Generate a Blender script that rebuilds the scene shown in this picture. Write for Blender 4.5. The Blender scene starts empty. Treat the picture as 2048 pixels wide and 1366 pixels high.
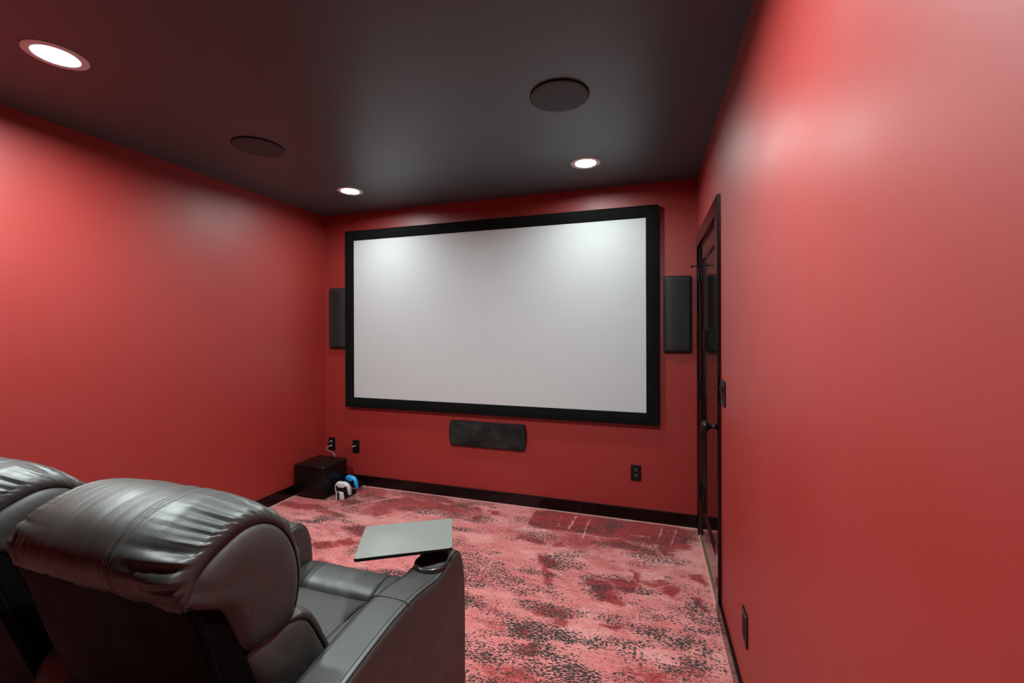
import bpy, bmesh, math, random
import numpy as np
from mathutils import Vector, Matrix

random.seed(7)
sc = bpy.context.scene
COL = sc.collection

# ------------------------------------------------------------------ camera
F_PX, YAW, V0, ROLL = 855.3, 0.3110, 659.45, 0.003
CAM_Z = 1.3877
XL, XR, YB, YR, ZC = -2.857, 0.322, 3.24, -2.9, 2.44
cam_d = bpy.data.cameras.new('camera')
cam_d.sensor_width = 36.0
cam_d.lens = F_PX / 2048.0 * 36.0
cam_d.shift_y = (V0 - 683.0) / 2048.0
cam_d.clip_start = 0.02
cam = bpy.data.objects.new('camera', cam_d)
COL.objects.link(cam)
cam.matrix_world = (Matrix.Translation((0, 0, CAM_Z)) @ Matrix.Rotation(YAW, 4, 'Z')
                    @ Matrix.Rotation(math.pi / 2, 4, 'X') @ Matrix.Rotation(-ROLL, 4, 'Z'))
sc.camera = cam

# ------------------------------------------------------------------ world, exposure
w = bpy.data.worlds.new('world')
w.use_nodes = True
w.node_tree.nodes['Background'].inputs[0].default_value = (0.02, 0.02, 0.022, 1)
w.node_tree.nodes['Background'].inputs[1].default_value = 0.2
sc.world = w
vs = sc.view_settings
vs.view_transform = 'Standard'
vs.look = 'None'
vs.gamma = 1.0
vs.use_curve_mapping = False
vs.exposure = 0.0
LAMP_NEAR = 1200.0      # the pair over the seats
LAMP_FAR = 320.0       # the dimmer pair by the screen
LAMP_COLOR = (0.88, 1.0, 0.98, 1)
sc.cycles.max_bounces = 10
sc.cycles.diffuse_bounces = 6
sc.cycles.glossy_bounces = 5
sc.cycles.sample_clamp_indirect = 6.0
sc.cycles.use_denoising = True

# ------------------------------------------------------------------ tagging
def tag(o, label=None, cat=None, group=None, kind=None):
    if label: o['label'] = label
    if cat: o['category'] = cat
    if group: o['group'] = group
    if kind: o['kind'] = kind
    return o

def link(o, parent=None):
    COL.objects.link(o)
    if parent is not None: o.parent = parent
    return o

def empty(name, loc, label=None, cat=None, group=None, rz=0.0):
    o = bpy.data.objects.new(name, None)
    o.location = loc
    o.rotation_euler = (0, 0, rz)
    link(o)
    return tag(o, label, cat, group)

def copy_tree(o, parent=None):
    c = o.copy()
    link(c)
    c.parent = parent
    for ch in [x for x in bpy.data.objects if x.parent == o]:
        copy_tree(ch, c)
    return c

# ------------------------------------------------------------------ materials
def new_mat(name, color=(0.5, 0.5, 0.5), rough=0.5, spec=0.5, metal=0.0):
    m = bpy.data.materials.new(name)
    m.use_nodes = True
    nt = m.node_tree
    b = nt.nodes['Principled BSDF']
    b.inputs['Base Color'].default_value = (*color, 1)
    b.inputs['Roughness'].default_value = rough
    b.inputs['Specular IOR Level'].default_value = spec
    b.inputs['Metallic'].default_value = metal
    return m, nt, b

def N(nt, kind, **kw):
    n = nt.nodes.new(kind)
    for k, v in kw.items():
        if k.startswith('i_'):
            key = k[2:].replace('_', ' ')
            n.inputs[key].default_value = v
        else:
            setattr(n, k, v)
    return n

def add_bump(nt, b, scale, strength, dist=0.001, detail=4.0, kind='noise', mapping=None, chain=None):
    tc = N(nt, 'ShaderNodeTexCoord')
    if kind == 'noise':
        t = N(nt, 'ShaderNodeTexNoise')
        t.inputs['Scale'].default_value = scale
        t.inputs['Detail'].default_value = detail
        out = t.outputs['Fac']
    else:
        t = N(nt, 'ShaderNodeTexVoronoi')
        t.feature = 'DISTANCE_TO_EDGE' if kind == 'edge' else 'F1'
        t.inputs['Scale'].default_value = scale
        out = t.outputs['Distance']
    src = tc.outputs['Object']
    if mapping:
        mp = N(nt, 'ShaderNodeMapping')
        mp.inputs['Scale'].default_value = mapping
        nt.links.new(src, mp.inputs[0]); src = mp.outputs[0]
    nt.links.new(src, t.inputs['Vector'])
    bp = N(nt, 'ShaderNodeBump')
    bp.inputs['Strength'].default_value = strength
    bp.inputs['Distance'].default_value = dist
    nt.links.new(out, bp.inputs['Height'])
    if chain is not None: nt.links.new(chain.outputs[0], bp.inputs['Normal'])
    nt.links.new(bp.outputs[0], b.inputs['Normal'])
    return bp

def rough_noise(nt, b, lo, hi, scale):
    tc = N(nt, 'ShaderNodeTexCoord')
    t = N(nt, 'ShaderNodeTexNoise'); t.inputs['Scale'].default_value = scale; t.inputs['Detail'].default_value = 5
    mr = N(nt, 'ShaderNodeMapRange')
    mr.inputs['From Min'].default_value = 0.35; mr.inputs['From Max'].default_value = 0.65
    mr.inputs['To Min'].default_value = lo; mr.inputs['To Max'].default_value = hi
    nt.links.new(tc.outputs['Object'], t.inputs['Vector'])
    nt.links.new(t.outputs['Fac'], mr.inputs[0])
    nt.links.new(mr.outputs[0], b.inputs['Roughness'])

M = {}
m, nt, b = new_mat('red_wall_paint', (0.310, 0.0185, 0.0145), 0.5, 0.85)
add_bump(nt, b, 260, 0.25, 0.0006, 3); rough_noise(nt, b, 0.46, 0.52, 3.0); M['wall'] = m
m, nt, b = new_mat('charcoal_ceiling_paint', (0.060, 0.086, 0.096), 0.42, 0.75)
add_bump(nt, b, 200, 0.25, 0.0006, 3); M['ceiling'] = m
m, nt, b = new_mat('black_trim_paint', (0.0030, 0.0024, 0.0020), 0.20, 0.4)
add_bump(nt, b, 30, 0.05, 0.0005, 2); M['trim'] = m
m, nt, b = new_mat('black_door_paint', (0.0035, 0.003, 0.0026), 0.10, 0.5)
add_bump(nt, b, 22, 0.05, 0.0006, 2); M['door'] = m
m, nt, b = new_mat('projection_screen_vinyl', (0.56, 0.57, 0.58), 0.75, 0.25)
add_bump(nt, b, 900, 0.05, 0.0002, 2); M['screen'] = m
m, nt, b = new_mat('black_velvet', (0.0035, 0.0035, 0.0035), 0.85, 0.12)
add_bump(nt, b, 900, 0.2, 0.0004, 2); M['velvet'] = m
m, nt, b = new_mat('black_plastic', (0.004, 0.004, 0.004), 0.34, 0.35); M['plastic'] = m
m, nt, b = new_mat('matte_black_plastic', (0.004, 0.004, 0.004), 0.55, 0.3); M['matte'] = m
m, nt, b = new_mat('cup_plastic', (0.016, 0.016, 0.016), 0.28, 0.8); M['cup'] = m
m, nt, b = new_mat('gloss_black_plastic', (0.006, 0.006, 0.006), 0.08, 0.5); M['gloss'] = m
m, nt, b = new_mat('black_subwoofer_vinyl', (0.0030, 0.0025, 0.0022), 0.36, 0.32)
add_bump(nt, b, 500, 0.15, 0.0003, 2); M['sub'] = m
m, nt, b = new_mat('lamp_trim_paint', (0.78, 0.80, 0.82), 0.45, 0.5); M['lamp_trim'] = m
m, nt, b = new_mat('ceiling_speaker_grille', (0.042, 0.054, 0.060), 0.55, 0.4)
add_bump(nt, b, 700, 0.5, 0.0006, 0, 'f1'); M['ceil_grille'] = m
m, nt, b = new_mat('black_seam', (0.004, 0.004, 0.004), 0.7, 0.3); M['seam'] = m
m, nt, b = new_mat('dark_metal', (0.02, 0.019, 0.018), 0.28, 0.5, 0.6); M['metal'] = m
m, nt, b = new_mat('chrome', (0.7, 0.7, 0.7), 0.15, 0.5, 1.0); M['chrome'] = m
m, nt, b = new_mat('brass_strip', (0.22, 0.16, 0.10), 0.45, 0.5, 0.3); M['brass'] = m
m, nt, b = new_mat('white_plastic', (0.62, 0.61, 0.63), 0.4, 0.5); M['white'] = m
m, nt, b = new_mat('blue_plastic', (0.035, 0.36, 0.78), 0.4, 0.5); M['blue'] = m
m, nt, b = new_mat('pale_cable', (0.30, 0.29, 0.28), 0.5, 0.5); M['cable'] = m
m, nt, b = new_mat('dark_cable', (0.012, 0.012, 0.012), 0.5, 0.5); M['cable_dark'] = m
m, nt, b = new_mat('pale_pin', (0.5, 0.48, 0.45), 0.4, 0.5); M['pin'] = m

# perforated grille of the wall speakers
m, nt, b = new_mat('perforated_black_grille', (0.015, 0.015, 0.015), 0.5, 0.25)
tc = N(nt, 'ShaderNodeTexCoord'); v = N(nt, 'ShaderNodeTexVoronoi'); v.inputs['Scale'].default_value = 95; v.inputs['Randomness'].default_value = 0.2
nt.links.new(tc.outputs['Object'], v.inputs['Vector'])
cr = N(nt, 'ShaderNodeValToRGB'); cr.color_ramp.elements[0].position = 0.25; cr.color_ramp.elements[0].color = (0.002, 0.002, 0.002, 1)
cr.color_ramp.elements[1].position = 0.42; cr.color_ramp.elements[1].color = (0.027, 0.026, 0.025, 1)
nt.links.new(v.outputs['Distance'], cr.inputs[0]); nt.links.new(cr.outputs[0], b.inputs['Base Color'])
bp = N(nt, 'ShaderNodeBump'); bp.inputs['Strength'].default_value = 0.6; bp.inputs['Distance'].default_value = 0.001
nt.links.new(v.outputs['Distance'], bp.inputs['Height']); nt.links.new(bp.outputs[0], b.inputs['Normal'])
M['grille'] = m

# mottled cloth of the centre speaker
m, nt, b = new_mat('dusty_black_cloth', (0.02, 0.019, 0.018), 0.85, 0.15)
tc = N(nt, 'ShaderNodeTexCoord'); t = N(nt, 'ShaderNodeTexNoise'); t.inputs['Scale'].default_value = 9; t.inputs['Detail'].default_value = 6
cr = N(nt, 'ShaderNodeValToRGB'); cr.color_ramp.elements[0].position = 0.35; cr.color_ramp.elements[0].color = (0.011, 0.010, 0.0095, 1)
cr.color_ramp.elements[1].position = 0.72; cr.color_ramp.elements[1].color = (0.036, 0.033, 0.031, 1)
nt.links.new(tc.outputs['Object'], t.inputs['Vector']); nt.links.new(t.outputs['Fac'], cr.inputs[0]); nt.links.new(cr.outputs[0], b.inputs['Base Color'])
add_bump(nt, b, 600, 0.3, 0.0004, 1); M['cloth'] = m

# tray table
m, nt, b = new_mat('grey_tray_laminate', (0.16, 0.16, 0.148), 0.33, 0.5)
tc = N(nt, 'ShaderNodeTexCoord'); t = N(nt, 'ShaderNodeTexNoise'); t.inputs['Scale'].default_value = 34; t.inputs['Detail'].default_value = 8; t.inputs['Roughness'].default_value = 0.7
cr = N(nt, 'ShaderNodeValToRGB'); cr.color_ramp.elements[0].position = 0.66; cr.color_ramp.elements[0].color = (0.16, 0.16, 0.148, 1)
cr.color_ramp.elements[1].position = 0.76; cr.color_ramp.elements[1].color = (0.26, 0.26, 0.24, 1)
nt.links.new(tc.outputs['Object'], t.inputs['Vector']); nt.links.new(t.outputs['Fac'], cr.inputs[0]); nt.links.new(cr.outputs[0], b.inputs['Base Color'])
rough_noise(nt, b, 0.38, 0.44, 8); M['tray'] = m

# leather
def leather(name, col, r0, r1, sp=0.5):
    m, nt, b = new_mat(name, col, 0.4, sp)
    rough_noise(nt, b, r0, r1, 14)
    b1 = add_bump(nt, b, 330, 0.35, 0.0006, 0, 'edge')
    b2 = add_bump(nt, b, 60, 0.28, 0.0015, 5, 'noise', chain=b1)
    return m
M['leather'] = leather('black_leather', (0.021, 0.0195, 0.018), 0.48, 0.58, 1.0)
M['leather_shaded'] = leather('black_leather_back_shaded', (0.0022, 0.0018, 0.0016), 0.55, 0.62, 0.06)  # same leather, colour darkened to paint in the shade on the chair backs

# lamp lens
for key, power in (('lens_near', LAMP_NEAR), ('lens_far', LAMP_FAR)):
    m = bpy.data.materials.new('glowing_' + key); m.use_nodes = True; nt = m.node_tree
    nt.nodes.remove(nt.nodes['Principled BSDF'])
    e = N(nt, 'ShaderNodeEmission'); e.inputs[0].default_value = LAMP_COLOR; e.inputs[1].default_value = power
    nt.links.new(e.outputs[0], nt.nodes['Material Output'].inputs[0]); M[key] = m

# ------------------------------------------------------------------ mesh helpers
def mesh_obj(name, verts, faces, mat, parent=None, smooth=True, mats=None, midx=None):
    me = bpy.data.meshes.new(name)
    me.from_pydata([tuple(map(float, v)) for v in verts], [], faces)
    for mm in (mats or [mat]): me.materials.append(mm)
    if midx is not None: me.polygons.foreach_set('material_index', midx)
    me.polygons.foreach_set('use_smooth', [smooth] * len(me.polygons))
    me.validate(); me.update()
    bm = bmesh.new(); bm.from_mesh(me)
    bmesh.ops.recalc_face_normals(bm, faces=bm.faces)
    bm.to_mesh(me); bm.free()
    return link(bpy.data.objects.new(name, me), parent)

class MB:
    """collects shapes and links them as one mesh object"""
    def __init__(s): s.v = []; s.f = []; s.m = []
    def add(s, verts, faces, mi=0):
        o = len(s.v)
        s.v += [tuple(map(float, p)) for p in verts]
        s.f += [tuple(i + o for i in f) for f in faces]; s.m += [mi] * len(faces)
        return s
    def box(s, x0, x1, y0, y1, z0, z1, bev=0.0, seg=2, mi=0):
        bm = bmesh.new()
        bmesh.ops.create_cube(bm, size=1.0)
        for v in bm.verts:
            v.co = Vector(((x0 + x1) / 2 + v.co.x * (x1 - x0), (y0 + y1) / 2 + v.co.y * (y1 - y0), (z0 + z1) / 2 + v.co.z * (z1 - z0)))
        if bev > 0:
            bmesh.ops.bevel(bm, geom=list(bm.edges), offset=bev, segments=seg, profile=0.5, affect='EDGES')
        bm.verts.index_update()
        s.add([v.co[:] for v in bm.verts], [[v.index for v in f.verts] for f in bm.faces], mi)
        bm.free(); return s
    def tube(s, pts, r, n=8, caps=True, mi=0, closed=False):
        P = [Vector(p) for p in pts]; L = len(P)
        rad = r if callable(r) else (lambda i: r)
        T = []
        for i in range(L):
            a = P[(i - 1) % L] if (closed or i > 0) else P[0]
            c = P[(i + 1) % L] if (closed or i < L - 1) else P[-1]
            t = (c - a); T.append(t.normalized() if t.length > 1e-9 else Vector((0, 0, 1)))
        up = Vector((0, 0, 1)) if abs(T[0].z) < 0.9 else Vector((1, 0, 0))
        nrm = (up - T[0] * up.dot(T[0])).normalized()
        V = []; F = []
        for i in range(L):
            nrm = (nrm - T[i] * nrm.dot(T[i])).normalized()
            bn = T[i].cross(nrm)
            for k in range(n):
                a = 2 * math.pi * k / n
                V.append(P[i] + (nrm * math.cos(a) + bn * math.sin(a)) * rad(i))
        for i in range(L if closed else L - 1):
            j = (i + 1) % L
            for k in range(n):
                F.append((i * n + k, i * n + (k + 1) % n, j * n + (k + 1) % n, j * n + k))
        if caps and not closed:
            F.append(tuple(range(n))[::-1]); F.append(tuple((L - 1) * n + k for k in range(n)))
        return s.add(V, F, mi)
    def lathe(s, prof, center, axis='z', n=32, mi=0, caps=True):
        """prof: (radius, height) along the axis"""
        V = []; F = []
        for (r, h) in prof:
            for k in range(n):
                a = 2 * math.pi * k / n
                p = (r * math.cos(a), r * math.sin(a), h)
                if axis == 'y': p = (p[0], p[2], p[1])
                if axis == 'x': p = (p[2], p[0], p[1])
                V.append((p[0] + center[0], p[1] + center[1], p[2] + center[2]))
        for i in range(len(prof) - 1):
            for k in range(n):
                F.append((i * n + k, i * n + (k + 1) % n, (i + 1) * n + (k + 1) % n, (i + 1) * n + k))
        if caps:
            F.append(tuple(range(n))); F.append(tuple((len(prof) - 1) * n + k for k in range(n)))
        return s.add(V, F, mi)
    def build(s, name, mat, parent=None, smooth=False, mats=None):
        o = mesh_obj(name, s.v, s.f, mat, parent, smooth, mats, s.m if mats else None)
        if smooth == 'auto': pass
        return o

def auto_smooth(o, ang=35):
    me = o.data
    bm = bmesh.new(); bm.from_mesh(me)
    for f in bm.faces: f.smooth = True
    for e in bm.edges:
        if len(e.link_faces) == 2 and e.calc_face_angle(0) > math.radians(ang): e.smooth = False
    bm.to_mesh(me); bm.free()
    return o

def catmull(pts, n, closed=True):
    """resample a smooth curve through pts, even in arc length"""
    P = np.array(pts, float); L = len(P); out = []
    segs = L if closed else L - 1
    for i in range(segs):
        if closed:
            p0, p1, p2, p3 = P[(i - 1) % L], P[i], P[(i + 1) % L], P[(i + 2) % L]
        else:
            p0, p1, p2, p3 = P[max(i - 1, 0)], P[i], P[i + 1], P[min(i + 2, L - 1)]
        for t in np.linspace(0, 1, 24, endpoint=False):
            out.append(0.5 * ((2 * p1) + (-p0 + p2) * t + (2 * p0 - 5 * p1 + 4 * p2 - p3) * t * t + (-p0 + 3 * p1 - 3 * p2 + p3) * t ** 3))
    if not closed: out.append(P[-1])
    return resample(np.array(out), n, closed)

def resample(P, n, closed=True):
    Q = np.vstack([P, P[:1]]) if closed else P
    d = np.r_[0, np.cumsum(np.linalg.norm(np.diff(Q, axis=0), axis=1))]
    s = np.linspace(0, d[-1], n + 1)[:-1] if closed else np.linspace(0, d[-1], n)
    return np.stack([np.interp(s, d, Q[:, k]) for k in range(Q.shape[1])], 1)

def round_poly(pts, r, seg=6):
    out = []; L = len(pts)
    for i in range(L):
        p = np.array(pts[i], float); a = np.array(pts[i - 1], float); c = np.array(pts[(i + 1) % L], float)
        rr = r[i] if isinstance(r, (list, tuple)) else r
        da = (a - p); dc = (c - p); la = np.linalg.norm(da); lc = np.linalg.norm(dc)
        rr = min(rr, la * 0.45, lc * 0.45)
        A = p + da / la * rr; Cc = p + dc / lc * rr
        for t in np.linspace(0, 1, seg + 1):
            out.append((1 - t) ** 2 * A + 2 * t * (1 - t) * p + t * t * Cc)
    return np.array(out)

def normals2(P):
    t = np.roll(P, -1, 0) - np.roll(P, 1, 0)
    nn = np.stack([t[:, 1], -t[:, 0]], 1)
    nn /= np.linalg.norm(nn, axis=1)[:, None] + 1e-12
    area = 0.5 * np.sum(P[:, 0] * np.roll(P[:, 1], -1) - np.roll(P[:, 0], -1) * P[:, 1])
    return nn if area > 0 else -nn      # outward

def slab(prof, x0, x1, r, axis='x', seg=6, mid=1, crown=0.0):
    """closed 2D profile extruded along an axis with rounded ends; returns verts, faces"""
    P = np.array(prof, float); nn = normals2(P); n = len(P)
    st = []
    for i in range(seg + 1):
        a = math.pi / 2 * i / seg
        st.append((x0 + r * (1 - math.cos(a)), r * (1 - math.sin(a))))
    for i in range(1, mid + 1):
        st.append((x0 + r + (x1 - x0 - 2 * r) * i / (mid + 1), 0.0))
    for i in range(seg, -1, -1):
        a = math.pi / 2 * i / seg
        st.append((x1 - r * (1 - math.cos(a)), r * (1 - math.sin(a))))
    V = []; F = []
    for (x, ins) in st:
        tt = (2 * (x - x0) / (x1 - x0) - 1)
        Q = P - nn * (ins - crown * (1 - tt * tt))
        for q in Q:
            if axis == 'x': V.append((x, q[0], q[1]))
            elif axis == 'y': V.append((q[0], x, q[1]))
            else: V.append((q[0], q[1], x))
    for i in range(len(st) - 1):
        for k in range(n):
            F.append((i * n + k, i * n + (k + 1) % n, (i + 1) * n + (k + 1) % n, (i + 1) * n + k))
    F.append(tuple(range(n))[::-1]); F.append(tuple((len(st) - 1) * n + k for k in range(n)))
    return V, F

def vnoise(x, y, seed=0):
    """value noise on arrays"""
    xi = np.floor(x).astype(np.int64); yi = np.floor(y).astype(np.int64); fx = x - xi; fy = y - yi
    fx = fx * fx * (3 - 2 * fx); fy = fy * fy * (3 - 2 * fy)
    def h(a, c):
        k = (a * 374761393 + c * 668265263 + seed * 1442695041) & 0xffffffff
        k = ((k ^ (k >> 13)) * 1274126177) & 0xffffffff
        return ((k ^ (k >> 16)) & 0xffff) / 65535.0
    return (h(xi, yi) * (1 - fx) + h(xi + 1, yi) * fx) * (1 - fy) + (h(xi, yi + 1) * (1 - fx) + h(xi + 1, yi + 1) * fx) * fy

def fbm(x, y, o=4, seed=0):
    s = 0; a = 0.5; t = 0
    for k in range(o):
        s = s + a * vnoise(x * 2 ** k + 11.3 * k, y * 2 ** k + 7.1 * k, seed + k); t += a; a *= 0.55
    return s / t

# ================================================================== THE ROOM
T = 0.12
def wall(name, boxes, mat):
    mb = MB()
    for bx in boxes: mb.box(*bx)
    return tag(mb.build(name, mat), kind='structure')

DY0, DY1, DZ = 2.31, 3.13, 1.945          # door leaf opening
wall('wall_back', [(XL - T, XR + T, YB, YB + T, 0, ZC)], M['wall'])
wall('wall_left', [(XL - T, XL, YR, YB, 0, ZC)], M['wall'])
wall('wall_rear', [(XL - T, XR + T, YR - T, YR, 0, ZC)], M['wall'])
wall('wall_right', [(XR, XR + T, YR, DY0, 0, ZC), (XR, XR + T, DY1, YB, 0, ZC), (XR, XR + T, DY0, DY1, DZ, ZC)], M['wall'])
def boolean_cut(o, cutters):
    for c in cutters:
        md = o.modifiers.new('hole', 'BOOLEAN'); md.object = c; md.operation = 'DIFFERENCE'; md.solver = 'EXACT'
    dg = bpy.context.evaluated_depsgraph_get(); dg.update()
    nm = bpy.data.meshes.new_from_object(o.evaluated_get(dg))
    o.modifiers.clear(); o.data = nm
    for c in cutters: bpy.data.objects.remove(c)
LIGHT_XY = [(-2.153, 1.022), (-2.151, 2.704), (-0.381, 2.716), (-0.381, 1.022)]
ceil_ = wall('ceiling', [(XL - T, XR + T, YR - T, YB + T, ZC, ZC + T)], M['ceiling'])
boolean_cut(ceil_, [MB().lathe([(0.0652, -0.02), (0.0652, 0.03)], (x, y, ZC), 'z', 56).build('cutter', M['seam']) for x, y in LIGHT_XY])

# ------------------------------------------------------------------ carpet
RED = [(-0.59,3.08,0.22,0.17,1),(-0.34,3.06,0.2,0.16,0.9),(-0.0,3.09,0.26,0.16,1),(0.16,3.04,0.09,0.17,0.9),(-0.43,2.79,0.19,0.11,0.55),(-0.15,2.84,0.18,0.06,0.7),(0.12,2.88,0.07,0.09,0.7),(-0.56,2.47,0.06,0.05,0.9),(-0.62,2.51,0.04,0.07,0.8),(-0.57,2.37,0.04,0.07,0.7),(-0.73,2.73,0.05,0.04,0.7),(-0.58,2.71,0.05,0.05,0.6),(-0.24,2.34,0.07,0.06,0.9),(-0.19,2.27,0.05,0.06,0.9),(-0.12,2.4,0.06,0.06,0.9),(-0.08,2.51,0.03,0.07,0.7),(0.02,2.47,0.09,0.03,0.6),(0.09,2.4,0.06,0.05,0.9),(0.25,2.58,0.04,0.04,0.8),(0.24,2.34,0.03,0.04,0.7),(-0.17,2.03,0.04,0.02,0.9),(-0.55,1.9,0.04,0.04,0.9),(-0.49,1.76,0.06,0.04,0.6),(-0.58,1.64,0.12,0.04,0.5),(-0.49,2.05,0.1,0.03,0.6),(-0.41,2.01,0.05,0.03,0.6),(-0.29,2.61,0.17,0.06,0.35),(-0.42,2.35,0.11,0.04,0.3),(-2.63,2.7,0.28,0.06,0.7),(-2.32,2.67,0.17,0.04,0.6),(-2.28,3.11,0.19,0.09,0.6),(-2.29,2.87,0.14,0.05,0.7),(-1.98,2.83,0.13,0.11,0.6),(-1.92,2.5,0.12,0.06,0.7),(-1.87,2.34,0.11,0.05,0.7),(-2.0,2.26,0.07,0.06,0.8),(-1.86,2.06,0.1,0.04,0.7),(-1.89,2.96,0.26,0.1,0.6),(-1.44,3.43,0.27,0.06,0.4),(-1.71,3.12,0.22,0.07,0.5),(-1.29,3.05,0.07,0.03,0.9),(-1.14,3.05,0.03,0.04,0.8),(-1.23,2.92,0.03,0.05,0.8),(-1.0,2.22,0.03,0.04,0.3),(-0.83,2.04,0.11,0.03,0.35),(-0.72,1.9,0.1,0.03,0.4),(-0.83,2.73,0.05,0.04,0.6)]
DARK = [(-0.8,2.26,0.17,0.05,0.9),(-0.78,2.46,0.12,0.03,0.5),(-0.28,2.98,0.07,0.06,0.95),(-0.0,3.15,0.2,0.06,0.4),(-0.68,2.71,0.13,0.04,0.6),(-0.93,2.72,0.14,0.04,0.6),(-1.12,2.75,0.07,0.04,0.6),(-0.54,2.29,0.04,0.04,0.9),(-0.43,2.75,0.06,0.04,0.6),(-0.19,2.9,0.1,0.03,0.5),(0.13,2.82,0.07,0.04,0.75),(-0.08,2.56,0.14,0.03,0.5),(-0.18,2.71,0.18,0.02,0.4),(-0.23,2.3,0.04,0.03,0.8),(-0.13,2.33,0.04,0.03,0.6),(-0.82,2.02,0.13,0.04,0.85),(-0.62,1.97,0.1,0.03,0.75),(-0.5,2.08,0.1,0.04,0.7),(-0.43,1.97,0.07,0.03,0.7),(-0.7,1.83,0.09,0.04,0.75),(-0.7,1.72,0.09,0.03,0.9),(-0.57,1.73,0.11,0.03,0.85),(-0.45,1.71,0.08,0.03,0.7),(-0.34,1.78,0.06,0.03,0.5),(-0.25,1.72,0.08,0.02,0.9),(-0.5,1.63,0.1,0.02,0.7),(-0.21,1.89,0.05,0.03,0.7),(-0.09,2.06,0.09,0.05,0.85),(0.02,2.06,0.13,0.06,0.95),(0.15,2.05,0.08,0.06,0.95),(0.24,1.99,0.06,0.05,0.9),(0.04,2.2,0.14,0.05,0.75),(0.19,2.27,0.11,0.04,0.85),(0.29,2.24,0.04,0.06,0.7),(-0.07,1.86,0.06,0.04,0.75),(0.08,1.85,0.08,0.04,0.8),(0.19,1.89,0.1,0.05,0.85),(0.25,1.88,0.04,0.03,0.8),(-0.13,1.75,0.08,0.02,0.8),(-1.55,2.98,0.06,0.06,0.85),(-1.7,2.79,0.07,0.04,0.75),(-1.75,3.1,0.18,0.05,0.5),(-1.27,3.01,0.24,0.06,0.45),(-1.65,3.36,0.19,0.03,0.4),(-2.03,2.96,0.11,0.05,0.75),(-2.16,2.75,0.13,0.05,0.8),(-2.0,2.73,0.08,0.04,0.7),(-2.42,2.76,0.11,0.04,0.7),(-2.7,2.72,0.09,0.02,0.5),(-2.29,2.99,0.1,0.04,0.5),(-2.15,2.51,0.12,0.03,0.5),(-2.03,2.43,0.08,0.02,0.6),(-1.94,2.42,0.08,0.03,0.6),(-2.02,2.29,0.07,0.04,0.7),(-1.99,2.2,0.06,0.04,0.8),(-1.77,2.27,0.07,0.04,0.7),(-2.04,2.55,0.08,0.08,0.5),(-1.36,3.12,0.07,0.04,0.5)]
PALE = [(-0.79,2.84,0.08,0.06,0.9),(-1.04,2.94,0.15,0.05,0.5),(-0.44,2.62,0.12,0.07,0.6),(-1.08,2.65,0.1,0.05,0.6),(-0.18,2.94,0.05,0.06,0.9),(0.07,3.21,0.05,0.04,0.8),(0.06,2.91,0.04,0.08,0.8),(-0.0,2.73,0.11,0.06,0.7),(-0.3,2.1,0.07,0.05,0.6),(-0.3,1.94,0.11,0.05,0.7),(-0.0,1.91,0.1,0.04,0.6),(-2.16,2.7,0.17,0.04,0.7),(-2.5,2.67,0.09,0.03,0.6),(-2.15,2.64,0.25,0.06,0.6),(-1.59,2.9,0.12,0.06,0.6),(-2.01,2.36,0.08,0.04,0.6),(-1.74,2.72,0.16,0.06,0.5),(-0.63,2.91,0.05,0.14,0),(-0.1,2.51,0.16,0.03,0.4),(0.23,2.77,0.08,0.12,0.5),(-0.0,2.54,0.06,0.04,0.6)]

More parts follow.
